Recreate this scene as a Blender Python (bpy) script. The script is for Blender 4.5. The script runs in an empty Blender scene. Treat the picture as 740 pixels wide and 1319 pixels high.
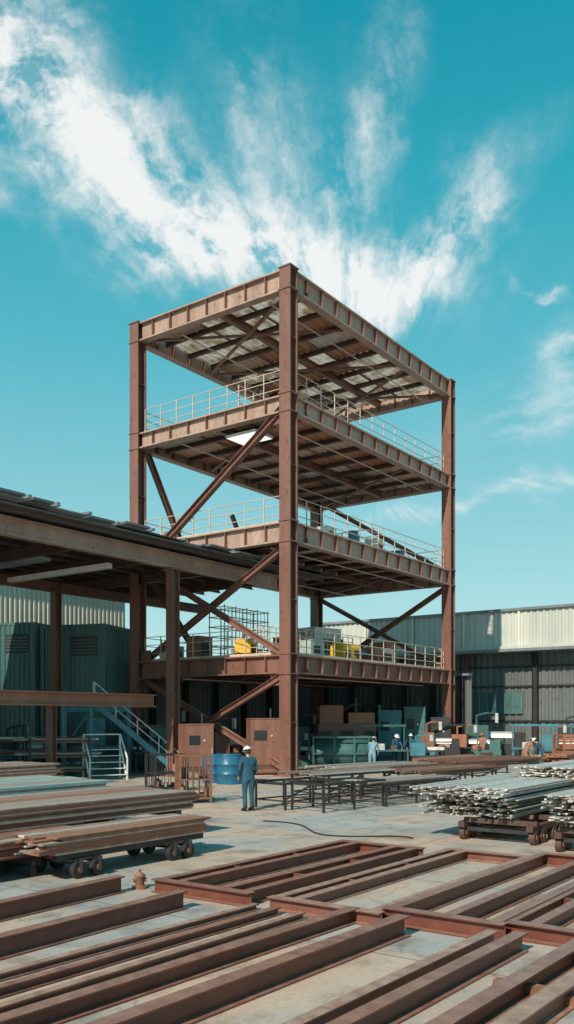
import bpy, bmesh, math, random
from mathutils import Vector, Matrix
random.seed(7)
S=bpy.context.scene
COL=S.collection
R=math.radians
# ------------------------------------------------------------------ yard frame
P0=Vector((0.07,39.1,0)); U=Vector((.589,.808,0)).normalized(); V=Vector((-U.y,U.x,0))
ROT=math.atan2(U.y,U.x)
def W(a,b,z=0): return P0+U*a+V*b+Vector((0,0,z))
# ------------------------------------------------------------------ materials
def new_mat(name):
    m=bpy.data.materials.new(name); m.use_nodes=True
    nt=m.node_tree; nt.nodes.clear()
    return m,nt,nt.nodes.new,nt.links.new
def mat(name,c1,c2=None,rough=.6,metal=0.,scale=2.,dust=None,dustamt=.5,bump=.15,bscale=40.,streak=False,spot=None):
    m,nt,N,L=new_mat(name)
    out=N('ShaderNodeOutputMaterial'); b=N('ShaderNodeBsdfPrincipled'); L(b.outputs[0],out.inputs[0])
    tc=N('ShaderNodeTexCoord'); mp=N('ShaderNodeMapping'); L(tc.outputs['Object'],mp.inputs[0])
    if streak: mp.inputs['Scale'].default_value=(1.,1.,.12)
    n=N('ShaderNodeTexNoise'); n.inputs['Scale'].default_value=scale; n.inputs['Detail'].default_value=8; n.inputs['Roughness'].default_value=.65
    L(mp.outputs[0],n.inputs['Vector'])
    r=N('ShaderNodeValToRGB'); r.color_ramp.elements[0].position=.32; r.color_ramp.elements[1].position=.68
    if c2 is None: c2=tuple(x*.6 for x in c1)
    r.color_ramp.elements[0].color=(*c2,1); r.color_ramp.elements[1].color=(*c1,1)
    L(n.outputs['Fac'],r.inputs[0]); col=r.outputs[0]
    if spot:
        n3=N('ShaderNodeTexNoise'); n3.inputs['Scale'].default_value=scale*4; n3.inputs['Detail'].default_value=8; n3.inputs['Roughness'].default_value=.7
        L(tc.outputs['Object'],n3.inputs['Vector'])
        r3=N('ShaderNodeValToRGB'); r3.color_ramp.elements[0].position=.55; r3.color_ramp.elements[1].position=.7
        L(n3.outputs['Fac'],r3.inputs[0])
        mx=N('ShaderNodeMixRGB'); L(r3.outputs[0],mx.inputs[0]); L(col,mx.inputs[1]); mx.inputs[2].default_value=(*spot,1); col=mx.outputs[0]
    if dust:
        g=N('ShaderNodeNewGeometry'); sp=N('ShaderNodeSeparateXYZ'); L(g.outputs['True Normal'],sp.inputs[0])
        mr=N('ShaderNodeMapRange'); mr.inputs[1].default_value=.3; mr.inputs[2].default_value=.95; L(sp.outputs[2],mr.inputs[0])
        mu=N('ShaderNodeMath'); mu.operation='MULTIPLY'; L(mr.outputs[0],mu.inputs[0])
        n2=N('ShaderNodeTexNoise'); n2.inputs['Scale'].default_value=scale*2.3; n2.inputs['Detail'].default_value=6; L(tc.outputs['Object'],n2.inputs['Vector'])
        m2=N('ShaderNodeMapRange'); m2.inputs[1].default_value=.3; m2.inputs[2].default_value=.7; m2.inputs[3].default_value=dustamt*.35; m2.inputs[4].default_value=dustamt
        L(n2.outputs['Fac'],m2.inputs[0]); L(m2.outputs[0],mu.inputs[1])
        mx=N('ShaderNodeMixRGB'); L(mu.outputs[0],mx.inputs[0]); L(col,mx.inputs[1]); mx.inputs[2].default_value=(*dust,1); col=mx.outputs[0]
    L(col,b.inputs['Base Color']); b.inputs['Metallic'].default_value=metal
    mr=N('ShaderNodeMapRange'); mr.inputs[3].default_value=max(0,rough-.12); mr.inputs[4].default_value=min(1,rough+.12); L(n.outputs['Fac'],mr.inputs[0]); L(mr.outputs[0],b.inputs['Roughness'])
    if bump>0:
        nb=N('ShaderNodeTexNoise'); nb.inputs['Scale'].default_value=bscale; nb.inputs['Detail'].default_value=4; L(tc.outputs['Object'],nb.inputs['Vector'])
        bp=N('ShaderNodeBump'); bp.inputs['Strength'].default_value=bump; bp.inputs['Distance'].default_value=.02; L(nb.outputs['Fac'],bp.inputs['Height']); L(bp.outputs[0],b.inputs['Normal'])
    return m
M={}
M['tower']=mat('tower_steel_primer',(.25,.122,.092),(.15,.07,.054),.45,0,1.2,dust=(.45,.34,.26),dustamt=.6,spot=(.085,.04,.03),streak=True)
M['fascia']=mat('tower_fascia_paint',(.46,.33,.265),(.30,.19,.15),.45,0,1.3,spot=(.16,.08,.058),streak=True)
M['joist']=mat('joist_steel',(.115,.062,.048),(.065,.036,.03),.55,0,2.)
M['beam']=mat('red_oxide_beam',(.20,.062,.040),(.11,.035,.026),.36,0,3.,dust=(.44,.27,.20),dustamt=.65,bump=.25,bscale=60,spot=(.07,.028,.022))
M['beam2']=mat('red_oxide_beam_dusty',(.25,.10,.068),(.14,.052,.038),.42,0,3.,dust=(.52,.37,.29),dustamt=.75,bump=.25,bscale=60,spot=(.085,.038,.03))
M['deck_tan']=mat('deck_tan',(.80,.60,.46),(.56,.36,.26),.5,0,1.0,spot=(.34,.19,.12))
M['deck_grey']=mat('deck_grey',(.80,.76,.71),(.57,.50,.45),.5,.1,1.0,spot=(.4,.26,.19))
M['deck_brz']=mat('deck_bronze',(.66,.33,.19),(.42,.19,.11),.45,.2,1.2,spot=(.2,.09,.06))
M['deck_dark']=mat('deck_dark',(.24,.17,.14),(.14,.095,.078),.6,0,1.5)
M['rail']=mat('rail_paint',(.66,.53,.43),(.46,.34,.26),.5,0,3.)
M['clad_white']=mat('cladding_cream',(.74,.69,.58),(.55,.51,.44),.55,0,.6,streak=True)
M['clad_sage']=mat('cladding_sage',(.53,.56,.51),(.38,.41,.38),.55,0,.5,streak=True)
M['clad_dark']=mat('cladding_dark',(.15,.175,.175),(.08,.095,.098),.5,.1,.5,streak=True,spot=(.10,.08,.065))
M['clad_green']=mat('cladding_green',(.065,.17,.165),(.035,.09,.088),.45,.1,.8,streak=True,spot=(.06,.06,.05))
M['black']=mat('dark_steel',(.045,.045,.047),(.025,.025,.027),.5,.2,3.)
M['roofing']=mat('roof_sheet_grey',(.24,.28,.30),(.12,.14,.155),.5,.2,.7)
M['galv']=mat('galvanised_steel',(.80,.78,.73),(.52,.49,.46),.38,.35,6.,bump=.05,spot=(.40,.29,.22))
M['rust']=mat('rusty_steel',(.28,.12,.065),(.13,.06,.04),.75,0,4.,dust=(.40,.26,.2),dustamt=.5,bump=.3)
M['plate']=mat('mill_plate',(.42,.33,.28),(.25,.165,.13),.42,.2,4.,dust=(.60,.53,.47),dustamt=.7)
M['tealplate']=mat('teal_sheet',(.45,.58,.55),(.30,.42,.41),.4,.1,1.5,spot=(.45,.36,.28))
M['teal']=mat('teal_paint',(.06,.25,.31),(.035,.15,.20),.45,0,3.,spot=(.1,.08,.06))
M['blue']=mat('blue_paint',(.02,.17,.30),(.015,.10,.19),.4,0,3.,spot=(.05,.05,.05))
M['orange']=mat('oxide_orange',(.42,.17,.10),(.26,.10,.06),.6,0,1.6,streak=True,spot=(.14,.06,.04))
M['browncab']=mat('brown_cabinet',(.30,.14,.10),(.17,.08,.06),.55,0,1.6,streak=True,spot=(.10,.05,.04))
M['white']=mat('white_paint',(.78,.78,.76),(.6,.6,.58),.4,0,3.,bump=.05)
M['yellow']=mat('yellow_paint',(.80,.52,.03),(.65,.38,.02),.4,0,3.,spot=(.2,.12,.04))
M['wood']=mat('timber',(.44,.30,.19),(.27,.17,.10),.75,0,5.,bump=.3)
M['cover']=mat('coverall_teal',(.022,.10,.15),(.012,.06,.095),.85,0,7.,bump=.4,bscale=25)
M['cover2']=mat('coverall_light',(.20,.36,.44),(.11,.22,.29),.85,0,7.,bump=.4,bscale=25)
M['coverT']=mat('workwear_tan',(.36,.20,.14),(.22,.12,.09),.85,0,7.,bump=.4,bscale=25)
M['skin']=mat('skin',(.46,.27,.19),(.38,.21,.15),.5,0,9.,bump=0)
M['hair']=mat('hair_dark',(.03,.02,.015),None,.7,0,9.,bump=0)
M['rubber']=mat('black_rubber',(.025,.025,.025),None,.7,0,9.)
m,nt,N,L=new_mat('rooflight_sheet'); out=N('ShaderNodeOutputMaterial'); mx=N('ShaderNodeMixShader'); d=N('ShaderNodeBsdfDiffuse'); t=N('ShaderNodeBsdfTranslucent')
nn=N('ShaderNodeTexNoise'); nn.inputs['Scale'].default_value=1.2; nn.inputs['Detail'].default_value=7; rr=N('ShaderNodeValToRGB'); rr.color_ramp.elements[0].color=(.30,.19,.12,1); rr.color_ramp.elements[1].color=(.66,.60,.51,1)
rr.color_ramp.elements[0].position=.38; rr.color_ramp.elements[1].position=.60
tc=N('ShaderNodeTexCoord'); L(tc.outputs['Object'],nn.inputs['Vector']); L(nn.outputs['Fac'],rr.inputs[0]); L(rr.outputs[0],d.inputs[0]); L(rr.outputs[0],t.inputs[0])
mx.inputs[0].default_value=.5; L(d.outputs[0],mx.inputs[1]); L(t.outputs[0],mx.inputs[2]); L(mx.outputs[0],out.inputs[0]); M['rooflight']=m
m,nt,N,L=new_mat('lamp_diffuser'); out=N('ShaderNodeOutputMaterial'); em=N('ShaderNodeEmission'); em.inputs[0].default_value=(1,.97,.92,1); em.inputs[1].default_value=1.1; L(em.outputs[0],out.inputs[0]); M['lamp']=m
# ------------------------------------------------------------------ mesh builder
class MB:
    def __init__(s): s.v=[]; s.f=[]; s.mi=[]; s.mats=[]; s.sm=[]
    def mid(s,k):
        if k not in s.mats: s.mats.append(k)
        return s.mats.index(k)
    def add(s,vs,fs,k,smooth=False):
        o=len(s.v); s.v+=[tuple(x) for x in vs]; i=s.mid(k)
        for f in fs: s.f.append([o+j for j in f]); s.mi.append(i); s.sm.append(smooth)
    def box(s,x0,x1,y0,y1,z0,z1,k):
        vs=[(x0,y0,z0),(x1,y0,z0),(x1,y1,z0),(x0,y1,z0),(x0,y0,z1),(x1,y0,z1),(x1,y1,z1),(x0,y1,z1)]
        s.add(vs,[(3,2,1,0),(4,5,6,7),(0,1,5,4),(1,2,6,5),(2,3,7,6),(3,0,4,7)],k)
    def prism(s,p0,p1,prof,k,up=(0,0,1),smooth=False):
        p0=Vector(p0);p1=Vector(p1);d=(p1-p0).normalized();u=Vector(up)
        if abs(d.dot(u))>.99: u=Vector((1,0,0)) if abs(d.x)<.9 else Vector((0,1,0))
        sd=d.cross(u).normalized(); up2=sd.cross(d); n=len(prof)
        vs=[p0+sd*x+up2*y for x,y in prof]+[p1+sd*x+up2*y for x,y in prof]
        fs=[(i,(i+1)%n,n+(i+1)%n,n+i) for i in range(n)]+[tuple(range(n-1,-1,-1)),tuple(range(n,2*n))]
        s.add(vs,fs,k,smooth)
    def bar(s,p0,p1,w,h,k,up=(0,0,1)): s.prism(p0,p1,[(-w/2,-h/2),(w/2,-h/2),(w/2,h/2),(-w/2,h/2)],k,up)
    def ibeam(s,p0,p1,h,w,k,tf=None,tw=None,up=(0,0,1)):
        tf=tf or h*.08; tw=tw or h*.06; a=w/2;b=h/2;c=tw/2
        s.prism(p0,p1,[(-a,-b),(a,-b),(a,-b+tf),(c,-b+tf),(c,b-tf),(a,b-tf),(a,b),(-a,b),(-a,b-tf),(-c,b-tf),(-c,-b+tf),(-a,-b+tf)],k,up)
    def cyl(s,p0,p1,r,k,n=10,r2=None):
        s.tube([p0,p1],[r,r if r2 is None else r2],k,n)
    def tube(s,pts,rad,k,n=10,smooth=True):
        pts=[Vector(p) for p in pts]; vs=[]; m=len(pts); ref=None
        for i,p in enumerate(pts):
            t=(pts[min(i+1,m-1)]-pts[max(i-1,0)]).normalized()
            if ref is None: ref=Vector((0,0,1)) if abs(t.z)<.9 else Vector((1,0,0))
            a=t.cross(ref).normalized(); b=a.cross(t)
            for j in range(n):
                th=2*math.pi*j/n; vs.append(p+(a*math.cos(th)+b*math.sin(th))*rad[i])
        fs=[(i*n+j,i*n+(j+1)%n,(i+1)*n+(j+1)%n,(i+1)*n+j) for i in range(m-1) for j in range(n)]
        s.add(vs,fs,k,smooth); s.add(vs,[tuple(range(n-1,-1,-1)),tuple(range((m-1)*n,m*n))],k)
    def corr(s,p0,p1,z0,z1,k,pitch=.3,dep=.05,cap=False):
        p0=Vector((p0[0],p0[1],0));p1=Vector((p1[0],p1[1],0));Lg=(p1-p0).length;d=(p1-p0)/Lg;n=Vector((-d.y,d.x,0))
        c=max(1,int(Lg/pitch)); pt=Lg/c; line=[]
        for i in range(c):
            for fr,o in ((0,0),(.35,0),(.5,dep),(.85,dep)): line.append(p0+d*(i+fr)*pt+n*o)
        line.append(p1)
        vs=[q+Vector((0,0,z0)) for q in line]+[q+Vector((0,0,z1)) for q in line]; m=len(line)
        s.add(vs,[(i,i+1,m+i+1,m+i) for i in range(m-1)],k)
    def obj(s,name,loc=(0,0,0),rz=0,parent=None,bevel=0):
        me=bpy.data.meshes.new(name); me.from_pydata(s.v,[],s.f)
        for k in s.mats: me.materials.append(M[k])
        me.polygons.foreach_set('material_index',s.mi); me.polygons.foreach_set('use_smooth',s.sm)
        bm=bmesh.new(); bm.from_mesh(me); bmesh.ops.recalc_face_normals(bm,faces=bm.faces); bm.to_mesh(me); bm.free()
        o=bpy.data.objects.new(name,me); COL.objects.link(o); o.location=loc; o.rotation_euler=(0,0,rz)
        if parent: o.parent=parent
        if bevel:
            b=o.modifiers.new('bevel','BEVEL'); b.width=bevel; b.segments=2; b.limit_method='ANGLE'
        return o
def empty(name,loc,rz=0):
    e=bpy.data.objects.new(name,None); COL.objects.link(e); e.location=loc; e.rotation_euler=(0,0,rz); return e
# ------------------------------------------------------------------ ground
m,nt,N,L=new_mat('yard_concrete'); out=N('ShaderNodeOutputMaterial'); b=N('ShaderNodeBsdfPrincipled'); L(b.outputs[0],out.inputs[0])
tc=N('ShaderNodeTexCoord'); mp=N('ShaderNodeMapping'); mp.inputs['Rotation'].default_value=(0,0,-ROT); L(tc.outputs['Object'],mp.inputs[0])
def noise(sc,det=8,ro=.6,vec=None):
    n=N('ShaderNodeTexNoise'); n.inputs['Scale'].default_value=sc; n.inputs['Detail'].default_value=det; n.inputs['Roughness'].default_value=ro; L(vec or mp.outputs[0],n.inputs['Vector']); return n.outputs['Fac']
def ramp(f,p0,c0,p1,c1):
    r=N('ShaderNodeValToRGB'); e=r.color_ramp.elements; e[0].position=p0; e[1].position=p1; e[0].color=(*c0,1); e[1].color=(*c1,1); L(f,r.inputs[0]); return r.outputs[0]
def mixc(f,a,c,mode='MIX',fac=None):
    x=N('ShaderNodeMixRGB'); x.blend_type=mode
    if f is not None: L(f,x.inputs[0])
    else: x.inputs[0].default_value=fac
    for i,q in ((1,a),(2,c)):
        if isinstance(q,tuple): x.inputs[i].default_value=(*q,1)
        else: L(q,x.inputs[i])
    return x.outputs[0]
base=ramp(noise(.25),.35,(.37,.38,.37),.65,(.50,.50,.48))
tan=ramp(noise(.30,9,.62),.44,(0,0,0),.56,(1,1,1))
c=mixc(tan,base,(.60,.47,.37))
st=ramp(noise(1.3,10,.72),.50,(1,1,1),.72,(.46,.41,.38)); c=mixc(None,c,st,'MULTIPLY',.9)
oil=ramp(noise(.7,5,.5),.60,(1,1,1),.68,(.55,.52,.50)); c=mixc(None,c,oil,'MULTIPLY',.7)
fn=ramp(noise(18,6,.7),.3,(.80,.80,.80),.7,(1.08,1.08,1.08)); c=mixc(None,c,fn,'MULTIPLY',.9)
br=N('ShaderNodeTexBrick'); br.offset=0; br.inputs['Scale'].default_value=1; br.inputs['Brick Width'].default_value=4.2; br.inputs['Row Height'].default_value=4.2; br.inputs['Mortar Size'].default_value=.018; br.inputs['Mortar Smooth'].default_value=.3
br.inputs['Color1'].default_value=(1,1,1,1); br.inputs['Color2'].default_value=(.84,.86,.86,1); br.inputs['Mortar'].default_value=(.35,.32,.3,1); L(mp.outputs[0],br.inputs['Vector'])
c=mixc(None,c,br.outputs[0],'MULTIPLY',.8)
vor=N('ShaderNodeTexVoronoi'); vor.feature='DISTANCE_TO_EDGE'; vor.inputs['Scale'].default_value=.28
wv=N('ShaderNodeVectorMath'); wv.operation='ADD'; nz=N('ShaderNodeTexNoise'); nz.inputs['Scale'].default_value=1.2; nz.inputs['Detail'].default_value=6; L(mp.outputs[0],nz.inputs[0]); L(mp.outputs[0],wv.inputs[0]); L(nz.outputs['Color'],wv.inputs[1]); L(wv.outputs[0],vor.inputs['Vector'])
ck=ramp(vor.outputs['Distance'],.0,(.5,.48,.46),.007,(1,1,1)); c=mixc(None,c,ck,'MULTIPLY',.6)
L(c,b.inputs['Base Color']); rg=N('ShaderNodeMapRange'); rg.inputs[3].default_value=.40; rg.inputs[4].default_value=.85; L(noise(.9),rg.inputs[0]); L(rg.outputs[0],b.inputs['Roughness'])
bp=N('ShaderNodeBump'); bp.inputs['Strength'].default_value=.4; bp.inputs['Distance'].default_value=.02; L(noise(30,6,.7),bp.inputs['Height']); L(bp.outputs[0],b.inputs['Normal']); M['ground']=m
g=MB(); g.add([(-3000,-3000,0),(3000,-3000,0),(3000,3000,0),(-3000,3000,0)],[(0,1,2,3)],'ground'); g.obj('ground')
# ------------------------------------------------------------------ tower
TA,TB=16.26,9.52
tw=empty('steel_frame_tower',P0,ROT)
LV=[(4.6,5.45),(10.5,11.4),(16.3,17.08),(21.75,22.7)]
c=MB()
def column(mb,a,b,z0,z1,w=.6,k='tower'):
    mb.ibeam((a,b,z0),(a,b,z1),w,w,k,tf=.07,tw=.06,up=(1,0,0))
    for z in [z0+.02]+[l[0]-.02 for l in LV if l[0]<z1]+[l[1]+.02 for l in LV if l[1]<z1]:
        mb.box(a-w/2-.04,a+w/2+.04,b-w/2-.04,b+w/2+.04,z-.03,z+.03,k)
    for z in (2.4,7.9,13.9,19.6):
        for sx in (-1,1):
            mb.box(a+sx*.1-.07,a+sx*.1+.07,b-w/2+.01,b-.035,z-.012,z+.012,k)
for a in (0,TA):
    for b in (0,TB): column(c,a,b,0,22.72)
c.box(-.5,.5,-.5,.5,0,.06,'tower')
c.obj('columns',parent=tw)
f=MB()
for li,(z0,z1) in enumerate(LV):
    zc=(z0+z1)/2; h=z1-z0
    for b in (0,TB):
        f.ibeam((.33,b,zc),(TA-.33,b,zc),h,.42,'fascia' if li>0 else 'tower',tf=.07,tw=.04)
        n=13
        for i in range(1,n):
            a=i*TA/n; f.box(a-.02,a+.02,b-.2,b+.2,z0+.075,z1-.075,'tower')
    for a in (0,TA):
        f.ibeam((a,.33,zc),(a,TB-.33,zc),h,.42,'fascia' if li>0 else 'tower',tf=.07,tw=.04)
        n=8
        for i in range(1,n):
            b=i*TB/n; f.box(a-.2,a+.2,b-.02,b+.02,z0+.075,z1-.075,'tower')
f.obj('edge_girders',parent=tw)
j=MB(); dk=MB()
for li,(z0,z1) in enumerate(LV):
    h=z1-z0; zd=z1-.34
    j.ibeam((.25,TB*.47,zd-.2),(TA-.25,TB*.47,zd-.2),.38,.26,'tower')
    n=9
    for i in range(1,n):
        a=i*TA/n; 
        for (y0,y1) in ((.22,TB*.47-.14),(TB*.47+.14,TB-.22)): j.ibeam((a,y0,zd-.12),(a,y1,zd-.12),.22,.18,'joist')
    bays=n
    for i in range(bays):
        nb=3
        for q in range(nb):
            a0=i*TA/n+.0; a1=(i+1)*TA/n-.0; b0=q*TB/nb+.06; b1=(q+1)*TB/nb-.06
            r=random.random()
            if li==3: k='rooflight' if r<.5 else 'deck_grey' if r<.68 else 'deck_tan' if r<.85 else 'deck_brz'
            else: k='deck_grey' if r<.25 else 'deck_tan' if r<.65 else 'deck_brz' if r<.95 else 'deck_dark'
            a0=max(a0,.22); a1=min(a1,TA-.22); b0=max(b0,.22); b1=min(b1,TB-.22)
            m_=7; w=(b1-b0)/m_; line=[]
            for t in range(m_):
                line+=[(b0+t*w,0),(b0+t*w+.35*w,0),(b0+t*w+.5*w,.06),(b0+t*w+.85*w,.06)]
            line.append((b1,0)); ml=len(line)
            vs=[(a0,y,zd+z) for y,z in line]+[(a1,y,zd+z) for y,z in line]
            dk.add(vs,[(t,t+1,ml+t+1,ml+t) for t in range(ml-1)],k)
    for q in (1,2): 
        yy=q*TB/3; dk.box(.22,TA-.22,yy-.08,yy+.08,zd-.03,zd-.004,'deck_dark')
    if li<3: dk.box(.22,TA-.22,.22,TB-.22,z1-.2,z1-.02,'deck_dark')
    for s_ in range(3):
        a0=.4+s_*TA/3; a1=(s_+1)*TA/3-.2
        if s_!=1: j.bar((a0,.4,z0+.06),(a1,TB-.4,z0+.06),.14,.1,'tower')
        if li in (0,3): j.bar((a1,.4,z0+.18),(a0,TB-.4,z0+.18),.14,.1,'tower')
j.obj('joists',parent=tw); dk.obj('floor_decks',parent=tw)
br=MB()
def brace(p,q,w=.26,k='tower'): br.ibeam(p,q,w,w,k,up=(0,0,1))
brace((0,7.6,11.4),(0,.35,16.5),.3); 
brace((.6,TB,16.4),(3.6,TB,11.4)); brace((7.5,TB,14.4),(9.4,TB,11.4),.2); 
brace((TA,TB-.3,16.8),(TA,.35,11.45)); 
brace((TA,TB-.3,10.4),(TA,.35,5.6)); brace((TA+.25,.35,10.4),(TA+.25,TB-.3,5.6))
brace((0,.35,5.5),(0,TB-.3,10.4)); brace((.25,TB-.3,5.5),(.25,.35,10.4))
brace((0,.35,4.5),(0,TB-.3,.3)); brace((.25,TB-.3,4.5),(.25,.35,.3))
brace((.4,TB,10.4),(5.,TB,5.6)); 
brace((TA,TB-.4,21.7),(TA,TB-3.5,17.1),.22)
for (a,b,z) in ((0,.55,16.15),(0,7.3,11.6),(0,.6,5.7),(0,.6,4.35),(0,TB-.55,10.2),(0,TB-.55,5.75)): br.box(a-.016,a+.016,b-.38,b+.38,z-.28,z+.28,'tower')
br.obj('braces',parent=tw)
rl=MB()
def railing(mb,p0,p1,z,h=1.25,rails=3,step=1.15,k='rail',r=.026):
    p0=Vector(p0);p1=Vector(p1);Lg=(p1-p0).length;n=max(1,round(Lg/step))
    for i in range(n+1):
        q=p0.lerp(p1,i/n); mb.bar((q.x,q.y,z),(q.x,q.y,z+h),r*2,r*2,k)
    for t in range(rails):
        zz=z+h*(t+1)/rails; mb.cyl((p0.x,p0.y,zz),(p1.x,p1.y,zz),r,k,6)
    mb.bar((p0.x,p0.y,z+.07),(p1.x,p1.y,z+.07),.015,.14,k)
for li,(z0,z1) in enumerate(LV[:3]):
    e=.12
    railing(rl,(e,.4),(e,TB-.4),z1,r=.02); railing(rl,(.4,e),(TA-.4,e),z1,r=.02)
    railing(rl,(TA-e,.4),(TA-e,TB-.4),z1,r=.02); railing(rl,(.4,TB-e),(TA-.4,TB-e),z1,r=.02)
railing(rl,(6,3.2),(6,TB-.3),LV[2][1]); railing(rl,(.4,3.2),(6,3.2),LV[2][1])
railing(rl,(8.5,.3),(8.5,6),LV[1][1])
railing(rl,(.5,2.2),(9,2.2),LV[0][1],h=1.5,rails=6,step=.5,r=.02)
rl.obj('railings',parent=tw)
s=MB()
s.box(.5,1.9,2.3,4.1,16.02,16.14,'white'); s.box(.55,1.85,2.35,4.05,16.0,16.019,'lamp'); s.bar((1.2,2.6,16.1),(1.2,2.6,16.5),.03,.03,'black'); s.bar((1.2,3.8,16.1),(1.2,3.8,16.5),.03,.03,'black')
for (a,b,z) in ((7.2,1.1,11.4),(8.0,1.5,11.4),(11,2,11.4),(5.2,4,17.1)): s.cyl((a,b,z),(a,b,z+.9),.3,'blue',14); s.cyl((a,b,z+.9),(a,b,z+.93),.27,'black',14)
for b in (1.4,6.9):
    for z in (4.55,10.45,16.25,21.7): s.bar((.5,b,z),(TA-.5,b,z),.05,.05,'galv')
s.obj('floor_fittings',parent=tw)
def toolbox(name,loc,rz,w,d,h,k):
    q=MB(); q.box(-w/2,w/2,-d/2,d/2,.06,h,k); q.box(-w/2-.02,w/2+.02,-d/2-.02,d/2+.02,h,h+.04,k)
    for x in (-w/2+.1,w/2-.18): q.box(x,x+.08,-d/2,d/2,0,.06,'black')
    q.box(-w*.3,w*.3,-d/2-.02,-d/2-.002,h*.35,h*.75,'black'); q.bar((-.1,-d/2-.05,h*.85),(.1,-d/2-.05,h*.85),.03,.03,'galv')
    return q.obj(name,loc,rz,bevel=.01)
for (a,b,w,d,h,k) in ((3.6,1.2,1.1,.7,.9,'tealplate'),(4.9,3.6,1.4,.9,1.3,'browncab'),(8.1,1.3,1.2,.7,.7,'blue'),(11,1.6,1.5,.9,1.0,'galv'),(13,2.5,1.2,.9,1.5,'orange'),(1.2,6.4,1.1,.8,1.2,'browncab'),(1.1,8.2,1.0,.8,.8,'white'),(10.5,5.5,2.2,1.6,2.3,'white')):
    toolbox('equipment_box',W(a,b,5.44),ROT+random.uniform(-.2,.2),w,d,h,k)
for (a,b,w,d,h,k) in ((4.6,1.0,1.0,.6,.6,'galv'),(9.8,1.3,1.1,.7,.9,'white'),(12.6,1.4,.9,.6,.7,'blue')):
    toolbox('equipment_box',W(a,b,11.39),ROT+random.uniform(-.2,.2),w,d,h,k)
sc=MB()
for a in (0,.9,1.8,2.7,3.6):
    for b in (0,1.0): sc.cyl((a,b,0),(a,b,2.9),.032,'rail',6)
for z in (.3,.8,1.3,1.8,2.3,2.8):
    for b in (0,1.0): sc.cyl((-.1,b,z),(3.7,b,z),.026,'rail',6)
    for a in (0,.9,1.8,2.7,3.6): sc.cyl((a,0,z),(a,1,z),.022,'rail',6)
for a in (.3,.6,1.2,1.5,2.1,2.4,3.,3.3): sc.cyl((a,0,.2),(a,0,2.8),.016,'rail',6)
sc.obj('scaffold_frame',W(2.2,5.6,5.45),ROT)
def generator(name,loc,rz,k='yellow'):
    g=MB(); g.box(-.85,.85,-.4,.4,.22,.75,k); g.prism((-.85,0,.75),(.85,0,.75),[(-.4,0),(.4,0),(.28,.18),(-.28,.18)],k)
    for x in (-.5,.5):
        for y in (-.44,.44): g.cyl((x,y-.05,.18),(x,y+.05,.18),.18,'rubber',14)
    for i in range(5): g.box(-.7+i*.12,-.63+i*.12,-.415,-.39,.32,.62,'black')
    g.box(.15,.7,-.412,-.39,.35,.62,'black'); g.bar((.85,-.25,.45),(1.2,-.25,.9),.04,.04,'black'); g.bar((.85,.25,.45),(1.2,.25,.9),.04,.04,'black'); g.bar((1.2,-.25,.9),(1.2,.25,.9),.04,.04,'black')
    g.cyl((-.4,0,.9),(-.4,0,1.15),.05,'black',8); return g.obj(name,loc,rz,bevel=.02)
generator('generator',W(6.3,.95,5.45),ROT); generator('generator',W(1.2,3.4,5.45),ROT+.5)
generator('generator',W(9.5,1.3,5.45),ROT+.1,'orange')
# ------------------------------------------------------------------ left canopy
cn=empty('workshop_canopy',P0,ROT)
q=MB(); B0=4.1
q.ibeam((-30,B0,9.62),(4.6,B0,9.62),.68,.35,'fascia',tf=.06,tw=.04)
for a in (-21.5,-3.14): q.ibeam((a,B0,0),(a,B0,9.28),.45,.42,'tower',up=(1,0,0)); q.box(a-.3,a+.3,B0-.3,B0+.3,0,.05,'tower')
q.box(-3.14-.35,-3.14+.35,B0-.3,B0+.3,9.18,9.26,'tower')
for a in range(-28,8,4): 
    q.ibeam((a,B0+.2,9.7),(a,15.6,9.7),.5,.25,'joist')
    if a<0: q.ibeam((a+1.2,12.5,0),(a+1.2,12.5,9.45),.4,.4,'tower',up=(1,0,0))
for b in (12.5,): q.ibeam((-30,b,9.2),(8.5,b,9.2),.5,.3,'tower')
q.ibeam((-20,B0+.45,3.36),(-3.9,B0+.45,3.36),.56,.4,'orange',tf=.06,tw=.05)
for a in (-9.5,-16): q.ibeam((a,B0+.45,0),(a,B0+.45,3.08),.3,.3,'tower',up=(1,0,0))
q.obj('frame',parent=cn)
q=MB()
for i in range(11):
    b=3.2+i*1.22; q.prism((-30,b,10.03),(7.6,b,10.03),[(-.04,-.09),(.09,-.09),(.09,-.06),(-.01,-.06),(-.01,.09),(-.04,.09)],'joist')
q.box(-30,7.6,2.9,15.8,10.125,10.16,'roofing')
a=-30
while a<7.5:
    wd=random.uniform(1.2,2.2); dz=random.uniform(.0,.10); bo=random.uniform(-.25,.35)
    z=10.17+dz
    q.box(a-.12,a+wd,2.55+bo,15.9,z,z+.05,random.choice(['roofing','roofing','clad_dark','black']))
    q.box(a+wd-.1,a+wd+.05,2.4+bo,15.9,z+.052,z+random.uniform(.1,.2),'roofing')
    if random.random()<.5: q.box(a+.2,a+wd-.3,2.3+bo,5+bo,z+.054,z+.14,'clad_dark')
    a+=wd
q.obj('roof_sheets',parent=cn)
q=MB(); q.corr((9.3,20.3),(-32,20.3),7.7,10.6,'clad_white',.34,.06); q.corr((9.3,20.25),(-32,20.25),0,7.75,'clad_dark',.4,.08)
for i in range(9): q.ibeam((-28+i*4.6,19.9,0),(-28+i*4.6,19.9,7.7),.3,.3,'black',up=(1,0,0))
for z in (1.6,4.2,6.4): q.bar((-30,19.95,z),(9,19.95,z),.1,.15,'black')
q.box(-32,9.3,20.05,20.5,10.6,10.75,'roofing')
q.obj('back_wall',parent=cn)
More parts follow.
